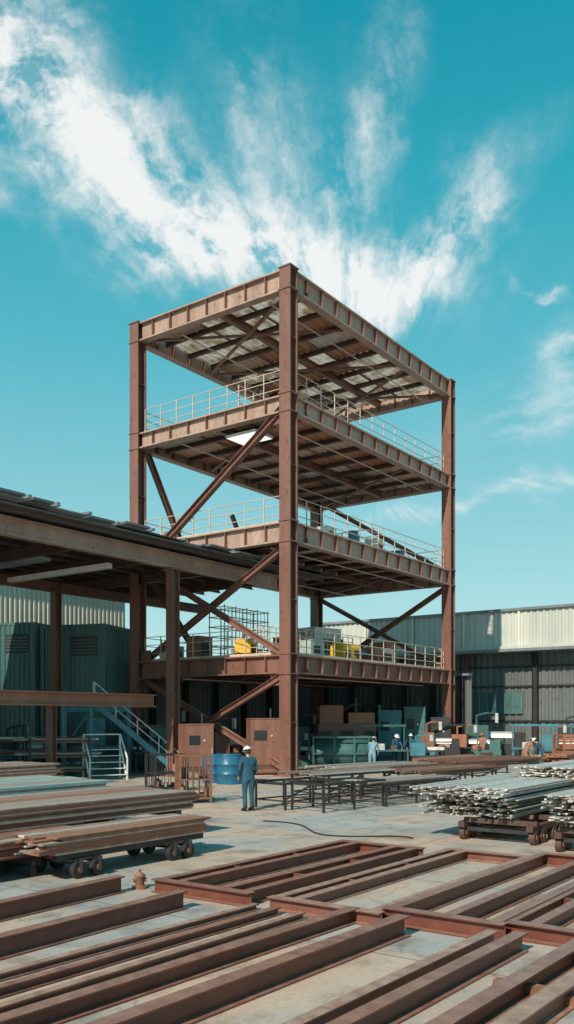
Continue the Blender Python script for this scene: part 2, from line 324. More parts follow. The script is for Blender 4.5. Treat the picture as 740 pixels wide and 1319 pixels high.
q=MB(); q.bar((-5.6,5.5,9.2),(-5.6,15,9.2),.28,.22,'white'); q.bar((-9,5.5,9.0),(-9,15,9.0),.5,.12,'roofing'); q.obj('light_duct',parent=cn)
def enclosure(name,loc,w,d,h,k):
    e=MB(); e.corr((-w/2,-d/2),(w/2,-d/2),0.1,h,k,.28,-.05); e.corr((w/2,-d/2),(w/2,d/2),.1,h,k,.28,-.05); e.corr((w/2,d/2),(-w/2,d/2),.1,h,k,.28,-.05); e.corr((-w/2,d/2),(-w/2,-d/2),.1,h,k,.28,-.05)
    e.box(-w/2-.06,w/2+.06,-d/2-.06,d/2+.06,h,h+.12,k); e.box(-w/2-.02,w/2+.02,-d/2-.02,d/2+.02,0,.12,'black')
    for x in (-w/2,w/2):
        for y in (-d/2,d/2): e.box(x-.08,x+.08,y-.08,y+.08,.0,h,k)
    e.box(-.1,w/2-.35,-d/2-.07,-d/2-.03,h-1.5,h-.5,'black')
    for i in range(5): e.box(-.05,w/2-.4,-d/2-.09,-d/2-.072,h-1.4+i*.17,h-1.34+i*.17,k)
    e.obj(name,loc,ROT-math.pi/2+.35)
enclosure('ventilation_enclosure',(-10.6,46.5,0),3.5,3,7.3,'clad_green')
enclosure('ventilation_enclosure',(-14.6,48.5,0),3.2,3,7.6,'clad_green')
# ------------------------------------------------------------------ dark workshop behind / below tower
wk=empty('workshop_building',P0,ROT); q=MB()
q.corr((TA+2.2,-.5),(TA+2.2,TB+2),0,5.2,'clad_dark',.35,.06); q.corr((TA+2.2,TB+1.2),(1.5,TB+1.2),0,5.2,'clad_dark',.35,.06)
for i in range(6): q.ibeam((TA+1.9,i*2,0),(TA+1.9,i*2,5.2),.25,.25,'black',up=(1,0,0))
for i in range(7): q.ibeam((2+i*2.6,TB+.95,0),(2+i*2.6,TB+.95,5.2),.25,.25,'black',up=(1,0,0))
q.box(1.5,TA+2.3,TB+.9,TB+1.3,5.2,5.35,'roofing'); q.box(TA+1.8,TA+2.3,-.5,TB+.9,5.2,5.35,'roofing')
q.obj('cladding',parent=wk)
q=MB()
for y in (1.2,5.4): 
    q.box(TA+2.05,TA+2.15,y,y+1.6,1.5,3.1,'teal')
    for t in range(4): q.box(TA+2.0,TA+2.04,y+t*.52,y+t*.52+.05,1.5,3.1,'black')
    q.box(TA+2.0,TA+2.04,y,y+1.6,2.28,2.33,'black')
q.box(TA+2.04,TA+2.15,3.4,4.4,0,2.2,'clad_green'); q.obj('windows_and_door',parent=wk)
# ------------------------------------------------------------------ warehouse right
wh0=Vector((19.7,60,0)); wh=empty('warehouse_building',wh0,math.atan2(V.y,V.x))
q=MB()
q.corr((-30,0.5),(21,0.5),7.7,10.2,'clad_sage',.45,.07)
q.box(-30,21.2,.3,.75,10.2,10.38,'roofing'); q.box(-30,21.2,.45,.95,7.5,7.7,'clad_sage')
for i in range(13): q.box(-30+i*4.2,-29.85+i*4.2,.56,.66,7.7,10.2,'clad_white')
q.corr((-30,-.6),(21,-.6),0,7.5,'clad_dark',.5,.08)
q.box(-30,21,-.5,1.3,7.28,7.46,'roofing')
q.box(-30,21,-30,.3,10.05,10.2,'roofing'); q.corr((21,.5),(21,-30),0,10.2,'clad_sage',.45,.07)
for i in range(10):
    x=-29+i*5.3; q.ibeam((x,-.2,0),(x,-.2,7.3),.35,.35,'tower' if i%2 else 'black',up=(1,0,0))
for z in (2.4,4.9,6.3): q.bar((-30,-.42,z),(21,-.42,z),.08,.12,'black')
for i in range(9):
    x=-28+i*5.3
    if i%2==0:
        q.box(x,x+3.4,-.46,-.4,2.9,4.4,'clad_green')
        for t in range(6): q.box(x+t*.65,x+.06+t*.65,-.39,-.34,2.9,4.4,'roofing')
q.obj('walls_and_parapet',parent=wh)
# ------------------------------------------------------------------ foreground beams
def fbeam(xe,ye,L,h=.27,w=.2,k='beam',dang=0,z=0,name='steel_i_beam'):
    q=MB(); q.ibeam((-L,0,h/2+z),(0,0,h/2+z),h,w,k,tf=.022,tw=.016)
    return q.obj(name,(xe,ye,0),ROT+R(dang),bevel=.004)
fbeam(-2.48,13.05,5.2,.25,.17,'beam',3)
fbeam(-1.42,11.95,5.6,.25,.18,'beam',2)
for i,(x,y,l,h) in enumerate([(-.42,11.85,6,.09),(-.12,11.55,6.2,.11),(.2,11.3,6.4,.10)]): fbeam(x,y,l,h,.11,'beam2' if i!=1 else 'beam',-1+i*.4)
fbeam(.86,11.15,6.2,.19,.17,'beam',-1.5); fbeam(1.40,10.45,6.5,.25,.19,'beam',-1.2)
fbeam(2.35,9.95,5.5,.19,.14,'beam2',-1); fbeam(2.62,9.75,5.5,.22,.16,'beam',-1)
fbeam(3.6,9.95,5.6,.22,.18,'beam',-1.5); fbeam(4.3,10.2,6.2,.22,.18,'beam2',-1.5)
def frame(name,x,y,width,L,rows,h=.2,k='beam'):
    q=MB()
    for r in rows: q.ibeam((.1,-r,h/2),(L,-r,h/2),h,.15,k,tf=.02,tw=.015)
    q.ibeam((0,.1,h/2),(0,-width-.1,h/2),h,.17,k,tf=.02,tw=.015)
    q.ibeam((L+.1,.1,h/2),(L+.1,-width-.1,h/2),h,.17,k,tf=.02,tw=.015)
    for r in range(1,3): 
        for i in range(len(rows)-1):
            if (rows[i+1]-rows[i])<.6: q.box(L*r/3-.01,L*r/3+.01,-rows[i+1]+.02,-rows[i]-.02,.02,h-.02,k)
    return q.obj(name,(x,y,0),ROT,bevel=.004)
frame('steel_beam_frame',-1.9,13.05,1.65,5.0,[.0,.35,1.2,1.6],.2)
frame('steel_beam_frame',-.15,11.85,1.55,5.3,[.0,.3,1.5],.18,'beam2')
frame('steel_beam_frame',1.32,11.0,1.4,5.4,[.0,.75,1.35],.22)
frame('steel_beam_frame',2.62,10.35,1.5,5.4,[.0,.3,1.0,1.4],.2)
for (x,y,L) in ((2.0,8.4,.95),(2.9,9.3,.9),(2.5,7.9,.9)):
    q=MB(); q.bar((0,0,.05),(0,-L,.05),.12,.1,'rust'); q.obj('steel_spacer_bar',(x,y,0),ROT)
q=MB(); q.cyl((0,0,0),(0,0,.04),.12,'rust',14); q.tube([(0,0,.03),(0,0,.16),(0,0,.2),(0,0,.25)],[.07,.07,.09,.03],'rust',14); q.cyl((-.1,0,.13),(.1,0,.13),.035,'rust',10); q.cyl((0,0,.24),(0,0,.29),.02,'rust',8)
q.obj('pipe_valve',(-2.25,13.35,0),.4)
rs=random.Random(3)
q=MB()
for i in range(40):
    a=rs.uniform(-33,-10); b=rs.uniform(-5,5); L_=rs.uniform(.25,1.0); th=rs.choice([0,math.pi/2])+rs.uniform(-.25,.25); c_=Vector((a,b,.03)); d_=Vector((math.cos(th),math.sin(th),0))*L_/2
    w_=rs.uniform(.05,.1); q.bar(c_-d_,c_+d_,w_,.06,rs.choice(['wood','wood','rust']))
q.obj('timber_dunnage',P0,ROT)
q=MB()
for i in range(520):
    a=rs.uniform(-34,-6); b=rs.uniform(-7,7); sz=rs.uniform(.008,.03); th=rs.uniform(0,3.1); d_=Vector((math.cos(th),math.sin(th),0))*sz*rs.uniform(.6,3)
    c_=Vector((a,b,sz*.3)); q.bar(c_-d_,c_+d_,sz,sz*.6,rs.choice(['rust','black','plate','wood','galv']))
q.obj('scrap_offcuts',P0,ROT)
# welding hose lying across the yard
q=MB(); pts=[]
for i in range(40):
    t=i/39; pts.append((-.6+t*3.2+.25*math.sin(t*9),21.5-t*3.2+.5*math.sin(t*7+1),.02))
q.tube(pts,[.016]*40,'rubber',6); q.obj('welding_hose')
# ------------------------------------------------------------------ left stacks
def flat_stack(name,x,y,L,Wd,z0,z1,ks,step=.035,jit=.12,wj=.04,supports=True,skk='black'):
    q=MB(); z=z0
    while z<z1:
        t=step*random.uniform(.6,1.2); y0=0
        while y0<Wd-.05:
            w=min(Wd-y0,random.uniform(.25,.7)); e=random.uniform(-jit,jit); e2=random.uniform(-jit,jit)
            q.box(-L+e2,e,y0+random.uniform(0,wj),y0+w-.01,z,z+t-.006,random.choice(ks)); y0+=w
        z+=t
    if supports:
        n=max(2,int(L/1.8))
        for i in range(n):
            xx=-L*(i+.35)/(n-.3+.0)
            q.box(xx-.08,xx+.08,.0,Wd,z0-.13,z0-.005,skk)
            for yy in (.1,Wd-.2): q.box(xx-.06,xx+.06,yy,yy+.12,0,z0-.13,skk)
    return q.obj(name,(x,y,0),ROT)
flat_stack('steel_plate_stack',-1.95,19.5,9,2.4,.6,.98,['plate','plate','rust','beam2','galv'],jit=.3)
flat_stack('steel_plate_stack',-4.2,21.2,9,3.0,.5,1.08,['tealplate','tealplate','galv','plate'],.05,.25)
flat_stack('steel_plate_stack',-3.7,14.75,3,1.0,.35,.62,['rust','plate','beam'])
flat_stack('steel_plate_stack',-3.9,16.2,5,1.0,.3,.55,['rust','beam'],.08)
tr=empty('material_trolley',(-1.5,16.75,0),ROT)
q=MB(); z=.42
for r in range(8):
    y0=0
    while y0<1.0:
        w=random.uniform(.12,.3); q.box(-3.7+random.uniform(-.3,.25),random.uniform(-.25,.25),y0,min(1.05,y0+w)-.008,z,z+.03,random.choice(['plate','beam2','plate','rust','galv'])); y0+=w
    z+=.036
q.obj('steel_flats',parent=tr)
q=MB()
for y in (.1,.9): q.bar((-3.6,y,.36),(-.1,y,.36),.1,.1,'black')
for x in (-3.2,-2.8,-1.0,-.6):
    q.bar((x,.0,.27),(x,1.0,.27),.08,.1,'black')
    for y in (.0,1.0):
        q.cyl((x,y-.05,.14),(x,y+.05,.14),.14,'rubber',18); q.cyl((x,y-.065,.14),(x,y+.065,.14),.05,'rust',12); q.bar((x,y-.08,.14),(x,y-.08,.33),.06,.03,'black')
for x in (-3.0,-.8): q.box(x-.32,x+.32,.05,.95,.28,.34,'rust')
q.obj('bogies',parent=tr)
# ------------------------------------------------------------------ centre racks
def rack(name,x,y,L,Wd,h,load=None,lk=('rust',)):
    q=MB()
    for xx in (0,L/2,L):
        for yy in (0,Wd): q.bar((xx,yy,0),(xx,yy,h),.055,.055,'black')
        q.bar((xx,0,h-.04),(xx,Wd,h-.04),.06,.08,'black'); q.bar((xx,0,.25),(xx,Wd,.25),.04,.04,'black')
    for yy in (0,Wd): q.bar((-.1,yy,h-.03),(L+.1,yy,h-.03),.06,.07,'black'); q.bar((0,yy,.25),(L,yy,.25),.04,.04,'black')
    q.bar((0,0,.3),(L/2,0,h-.1),.04,.04,'black')
    if load:
        for r in range(load):
            yy=0.05
            while yy<Wd: 
                q.bar((-random.uniform(.0,.9),yy,h+.03+r*.055),(L+random.uniform(0,.9),yy+random.uniform(-.05,.05),h+.03+r*.055),.05,.045,random.choice(lk)); yy+=random.uniform(.08,.2)
    return q.obj(name,(x,y,0),ROT-.15)
rack('steel_work_rack',-.05,24.6,2.3,1.2,.78)
rack('steel_work_rack',1.0,23.9,2.6,1.2,.8)
rack('steel_work_rack',1.3,27,3,1.6,.85,1,('rust','galv','plate'))
rack('steel_work_rack',2.9,25.6,3,1.3,.7,1,('galv','plate'))
rack('steel_work_rack',2.6,30,4,2.2,.8,2,('rust','plate','galv'))
rack('steel_work_rack',4.8,29,4,2,.75,2,('rust','plate','beam2'))
rack('steel_work_rack',7,33,5,2.2,.8,3,('rust','beam2'))
# ------------------------------------------------------------------ right flat bar bundles
def bundle(name,x,y,L,Wd,z0,z1,r=.03,jit=.4,kinds=('galv','galv','galv','plate')):
    q=MB(); z=z0+r; row=0
    while z<z1:
        yy=(row%2)*r; sh=random.uniform(-jit,jit)*.5-(z-z0)*1.3
        while yy<Wd:
            e=sh+random.uniform(-jit,jit)*.6; k=random.choice(kinds)
            if random.random()<.4: q.tube([(e,-yy,z),(e+L,-yy,z)],[r*.93]*2,k,8)
            else: 
                w_=r*random.uniform(2.5,5); q.bar((e,-yy-w_/2,z),(e+L,-yy-w_/2,z+random.uniform(-.008,.008)),w_*.95,r*.8,k); yy+=w_-r*2
            yy+=r*2.08
        z+=r*1.7; row+=1
        if row%5==0: z+=.03
    for xx in (L*.08,L*.45,L*.8): q.bar((xx,.1,z0-.04),(xx,-Wd-.1,z0-.04),.12,.08,'rust')
    return q.obj(name,(x,y,0),ROT)
bundle('galvanised_flat_bar_bundle',3.2,19.4,8,2.0,.52,1.16,.024,.6)
bundle('galvanised_flat_bar_bundle',5.3,17.2,7,1.5,.52,1.16,.024,.5)
bundle('galvanised_flat_bar_bundle',6.4,22.7,7,1.7,.5,1.4,.03,.5)
def bogie(name,x,y):
    q=MB()
    for yy in (0,-1.5): q.bar((-.5,yy,.34),(1.3,yy,.34),.14,.12,'joist')
    for xx in (-.3,.1,.8,1.2):
        q.bar((xx,.1,.24),(xx,-1.6,.24),.08,.08,'black')
        for yy in (.02,-1.52): q.cyl((xx,yy-.06,.15),(xx,yy+.06,.15),.15,'joist',18); q.cyl((xx,yy-.08,.15),(xx,yy+.08,.15),.06,'rust',12)
        for yy in (.09,-1.59):
            q.tube([(xx,yy,.15),(xx+.05,yy,.22),(xx,yy,.30)],[.025,.03,.025],'black',8)
    q.bar((-.3,.0,.43),(-.3,-1.6,.43),.14,.1,'joist'); q.bar((1.1,0,.43),(1.1,-1.6,.43),.14,.1,'joist'); 
    return q.obj(name,(x,y,0),ROT)
bogie('rail_bogie',4.0,19.0); bogie('rail_bogie',5.5,17.2); bogie('rail_bogie',5.9,21.2)
# ------------------------------------------------------------------ mid clutter
def cabinet(name,x,y,w,d,h,k,rz=.0,doors=2):
    q=MB(); q.box(-w/2,w/2,-d/2,d/2,.08,h,k); q.box(-w/2-.02,w/2+.02,-d/2-.02,d/2+.02,h,h+.05,k)
    for xx in (-w/2+.05,w/2-.13): 
        for yy in (-d/2+.05,d/2-.13): q.box(xx,xx+.08,yy,yy+.08,0,.08,'black')
    dw=w/doors
    for i in range(doors):
        x0=-w/2+i*dw; q.box(x0+.03,x0+dw-.03,-d/2-.025,-d/2+.0-.001,.14,h-.06,k); q.box(x0+dw-.12,x0+dw-.08,-d/2-.06,-d/2-.025,h*.45,h*.55,'galv')
        q.box(x0+.15,x0+dw*.5,-d/2-.04,-d/2-.027,h*.62,h*.8,'black'); q.cyl((x0+dw*.65,-d/2-.06,h*.7),(x0+dw*.65,-d/2-.02,h*.7),.05,'galv',10)
        for t in range(3): q.box(x0+.15,x0+dw-.25,-d/2-.033,-d/2-.026,.3+t*.07,.33+t*.07,'black')
    q.cyl((w*.2,0,h),(w*.2,0,h+.5),.05,'black',8)
    return q.obj(name,(x,y,0),rz,bevel=.01)
cabinet('control_cabinet',-1.05,40.4,1.5,1.0,2.55,'browncab',.25,1)
cabinet('control_cabinet',-4.0,38.6,1.3,.9,2.3,'browncab',.45,1); cabinet('control_cabinet',-5.9,40.8,1.1,.9,2.1,'clad_green',.2,1)
cabinet('control_cabinet',5.9,50,1.3,1,3.0,'teal',-.2,1); cabinet('control_cabinet',7.4,50.5,1.2,1,3.2,'clad_green',-.2,1); cabinet('control_cabinet',9.0,51.2,1.2,1,2.6,'black',-.2,1)
def drum(x,y,r=.5,h=1.15,k='blue'):
    q=MB(); q.tube([(0,0,0),(0,0,.03),(0,0,h*.33),(0,0,h*.34),(0,0,h*.36),(0,0,h*.66),(0,0,h*.67),(0,0,h*.69),(0,0,h)],[r,r,r,r*1.04,r,r,r*1.04,r,r],k,28); q.tube([(0,0,h),(0,0,h+.03)],[r*1.03,r*1.0],k,28); q.cyl((r*.5,0,h+.03),(r*.5,0,h+.07),.06,'black',10)
    return q.obj('steel_drum',(x,y,0))
drum(-2.3,34.6); drum(-1.9,35.8,.4,1.0); drum(-3.0,35.3,.42,1.1)
def crate(name,x,y,w,d,h,k='wood',rz=.3):
    q=MB()
    for i in range(2):
        yy=(-d/2,d/2)[i]
        t=.05
        while t<h: q.box(-w/2,w/2,yy-.012,yy+.012,t,t+.09,k); t+=.16
        xx=(-w/2,w/2)[i]; t=.05
        while t<h: q.box(xx-.012,xx+.012,-d/2+.015,d/2-.015,t,t+.09,k); t+=.16
    for xx in (-w/2,0,w/2):
        for yy in (-d/2-.03,d/2+.03): q.box(xx-.04,xx+.04,yy-.016,yy+.016,0,h+.03,k)
    q.box(-w/2,w/2,-d/2,d/2,.04,.1,k); q.box(-w/2+.08,w/2-.08,-d/2+.08,d/2-.08,.1,h*.6,'rust')
    return q.obj(name,(x,y,0),rz)
def partsbin(name,x,y,w,d,h,rz=.3,k='rust'):
    q=MB()
    for xx in (-w/2,w/2):
        for yy in (-d/2,d/2): q.bar((xx,yy,0),(xx,yy,h),.06,.06,k)
    for z in (.15,h*.5,h): 
        for yy in (-d/2,d/2): q.bar((-w/2,yy,z),(w/2,yy,z),.05,.05,k)
        for xx in (-w/2,w/2): q.bar((xx,-d/2,z),(xx,d/2,z),.05,.05,k)
    n=5
    for i in range(1,n):
        for yy in (-d/2,d/2): q.bar((-w/2+i*w/n,yy,.15),(-w/2+i*w/n,yy,h),.02,.02,k)
        for xx in (-w/2,w/2): q.bar((xx,-d/2+i*d/n,.15),(xx,-d/2+i*d/n,h),.02,.02,k)
    q.box(-w/2,w/2,-d/2,d/2,.12,.16,'black'); q.box(-w/2,w/2,-d/2,d/2,h*.5,h*.52,'black')
    for t in range(9): 
        a_=random.uniform(-w/2+.1,w/2-.1); b_=random.uniform(-d/2+.1,d/2-.1); zz=random.choice((.17,h*.53)); rr_=random.uniform(.06,.13); q.cyl((a_,b_,zz),(a_,b_,zz+random.uniform(.1,.35)),rr_,random.choice(['plate','rust','black','browncab']),10)
    return q.obj(name,(x,y,0),rz)
partsbin('parts_bin_rack',-2.9,27.0,.95,.8,1.45); partsbin('parts_bin_rack',-4.3,31.2,1.2,1.0,1.3,.5,'black')
crate('slatted_crate',14.6,45,1.3,1.3,1.7,'orange',.1)
def machine(name,x,y,w,h,k1,k2,rz=0):
    q=MB(); d=w*.5
    q.box(-w/2,w/2,-d/2,d/2,0,h*.35,k1); q.box(-w/2+.05,-w/2+w*.35,-d/2+.05,d/2-.05,h*.35,h*.75,k2); q.box(w/2-w*.22,w/2-.05,-d/2+.1,d/2-.1,h*.35,h*.6,k1)
    q.cyl((-w/2+w*.35,0,h*.55),(w/2-w*.22,0,h*.55),h*.07,'galv',12); q.tube([(-w*.35,0,h*.75),(-w*.35,0,h*.95),(-w*.2,0,h),(0,0,h)],[.06]*4,k2,8)
    q.box(-w*.05,w*.1,-d/2-.05,d/2-.1,h*.36,h*.46,k2); q.bar((w*.3,-d/2-.05,h*.1),(w*.3,-d/2-.05,h*.3),.1,.1,'black'); q.cyl((w*.1,-d/2-.12,h*.4),(w*.1,-d/2-.05,h*.4),.12,'black',12)
    q.cyl((0,0,h),(0,0,h*.8),.1,'galv',10)
    for xx in (-w*.4,w*.1): q.box(xx,xx+w*.25,-d/2-.02,-d/2-.002,h*.06,h*.28,'black')
    return q.obj(name,(x,y,0),rz,bevel=.012)
for a_ in ((-7.6,44.5,2.4,1.9,'clad_green','teal',.4),(-4.2,41.5,2.0,1.7,'black','clad_green',.2),(1.0,46,2.2,1.8,'clad_green','browncab',.1),(7.8,47.2,2.4,1.7,'black','teal',-.1),(11,51,3,2.2,'clad_green','orange',-.3),(-12.8,43,2.6,2.2,'teal','black',.4),(15.9,50,2.6,2.2,'clad_green','teal',-.3),
    (-2.6,42.8,2.2,2.6,'black','browncab',.3),(-5.4,45.6,2.6,3.0,'clad_green','black',.5),(1.6,50.6,2.4,2.8,'black','teal',.1),(5.6,53,3,3.4,'browncab','black',-.1),(8.6,49,2.2,2.4,'black','browncab',-.2),(12.6,52.5,3.4,2.9,'black','clad_green',-.2),(-.4,43.4,1.8,1.5,'orange','black',.2),(17.8,52,3.2,2.7,'browncab','black',-.4)):
    machine('lathe_machine',*a_)
q=MB()
for x in (-1.5,1.5):
    for y in (-.5,.5): q.bar((x,y,0),(x,y,2.9),.2,.2,'teal')
    q.bar((x,-.5,2.9),(x,.5,2.9),.2,.2,'teal')
q.bar((-1.6,-.5,3.0),(1.6,-.5,3.0),.25,.25,'teal'); q.bar((-1.6,.5,3.0),(1.6,.5,3.0),.25,.25,'teal'); q.bar((-1.5,-.5,1.2),(1.5,-.5,1.2),.12,.15,'teal'); q.box(-.5,.4,-.45,.45,1.3,2.6,'teal'); q.cyl((0,0,.7),(0,0,1.3),.12,'galv',12); q.box(-1.3,1.3,-.6,.6,.0,.7,'clad_green'); q.bar((-1.5,-.55,1.3),(-.4,-.55,2.8),.08,.1,'teal')
q.obj('hydraulic_press',(-9.2,42,0),.35,bevel=.01)
q=MB()
for y in (-.45,.45):
    q.bar((-2.2,y,3.3),(1.6,y,.1),.06,.24,'teal'); q.bar((-2.2,y,4.2),(1.6,y,1.0),.04,.04,'tealplate'); q.bar((-2.2,y,3.8),(1.6,y,.6),.03,.03,'tealplate')
    for t in range(5): 
        xx=-2.2+t*.95; zz=3.3-t*.8; q.bar((xx,y,zz),(xx,y,zz+.9),.04,.04,'tealplate')
for t in range(13): q.box(-2.15+t*.29-.13,-2.15+t*.29+.13,-.42,.42,3.2-t*.244,3.23-t*.244,'galv')
q.box(-3.6,-2.2,-.6,.6,3.25,3.33,'teal')
for x in (-3.5,-2.3):
    for y in (-.5,.5): q.bar((x,y,0),(x,y,3.25),.1,.1,'teal')
q.obj('access_stair',(-6.4,39.2,0),.15)
q=MB()
for x in (-.8,.8):
    q.bar((x,-.5,0),(x,.4,1.3),.07,.08,'white'); q.bar((x,.5,0),(x,.5,1.9),.07,.07,'white'); q.bar((x,-.5,.0),(x,.5,.05),.05,.05,'white'); q.bar((x,-.5,.9),(x,.45,1.9),.06,.06,'white'); q.bar((x,-.5,0),(x,-.5,.9),.06,.06,'white')
for i in range(5): q.box(-.8,.8,-.55+i*.2,-.35+i*.2,.2+i*.26,.23+i*.26,'white')
q.bar((-.8,.5,1.9),(.8,.5,1.9),.05,.05,'white'); q.obj('access_steps',(-7.7,37.0,0),.5)
for k_,(x,y) in enumerate(((-12.6,38),(-10.9,39.3),(-9.4,36.2))):
    q=MB()
    for xx in (-1.2,1.2):
        for yy in (0,1.2): q.bar((xx,yy,0),(xx,yy,2.3-.5*(k_==2)),.09,.09,'black')
        for z in (.4,1.0,1.6): q.bar((xx,0,z),(xx,1.2,z),.08,.08,'black')
    for z in (.45,1.05,1.65):
        for t in range(9): q.cyl((-1.5-random.uniform(0,.4),.08+t*.13,z+.06),(1.4+random.uniform(0,.4),.08+t*.13,z+.06),.05,random.choice(['rust','beam2','plate','galv']),8)
        q.bar((-1.2,0,z-.05),(1.2,0,z-.05),.07,.07,'rust')
    q.obj('pipe_storage_rack',(x,y,0),.4)
flat_stack('steel_plate_stack',-8,31,6,2.4,.4,1.0,['rust','beam2','plate'],.06,.3)
q=MB(); w,d,h=3.1,1.6,1.65
q.tube([(-1.5,0,.85),(-1.3,0,.85),(1.3,0,.85),(1.5,0,.85)],[.45,.68,.68,.45],'clad_green',24)
for x in (-w/2,-.5,.5,w/2):
    for y in (-d/2,d/2): q.bar((x,y,0),(x,y,h),.08,.08,'clad_green')
for z in (.1,.85,h):
    for y in (-d/2,d/2): q.bar((-w/2,y,z),(w/2,y,z),.08,.08,'clad_green')
    for x in (-w/2,w/2): q.bar((x,-d/2,z),(x,d/2,z),.08,.08,'clad_green')
q.obj('caged_tank',(2.75,43.9,0),.1)
q=MB(); q.box(-1.6,1.6,-.8,.8,.3,2.3,'browncab'); q.box(-1.5,-.2,-.75,.75,2.3,3.3,'orange'); q.box(.1,1.55,-.7,.7,2.3,2.9,'orange'); q.cyl((.6,0,2.9),(.6,0,3.7),.12,'black',12); q.tube([(-.2,0,3),(.3,0,3.3),(.9,0,3.4)],[.1,.1,.1],'black',10)
for x in (-1.2,0,1.2): q.box(x-.35,x+.35,-.83,-.8,.6,1.9,'black')
q.box(-1.7,1.7,-.9,.9,0,.3,'black'); q.obj('forming_machine',(3.2,48.5,0),.1,bevel=.02)
flat_stack('steel_plate_stack',10.2,43.5,5.5,1.5,.35,.75,['rust','rust','beam2'],.07,.3)
def bench(x,y,k='teal',rz=0):
    q=MB(); q.box(-1.2,1.2,-.5,.5,.85,.93,k)
    for xx in (-1.1,1.1):
        for yy in (-.42,.42): q.bar((xx,yy,0),(xx,yy,.85),.08,.08,k)
        q.bar((xx,.42,.93),(xx,.42,2.2),.07,.07,k)
    q.bar((-1.2,.42,2.2),(1.2,.42,2.2),.1,.12,k); q.box(-.6,-.1,-.3,.2,.93,1.25,'galv'); q.box(.3,.55,-.2,.1,.93,1.15,'rust'); q.box(-1.1,1.1,-.4,.4,.3,.34,'black')
    return q.obj('work_bench',(x,y,0),rz)
bench(13.8,49,'teal',-.2); bench(9.3,50,'black',.2); bench(5.2,46.2,'clad_green',.1); bench(-6.5,43,'browncab',.5); bench(16.5,47,'teal',.1)
flat_stack('steel_plate_stack',15.5,44,4,1.2,.3,.9,['rust','orange'],.08,.3)
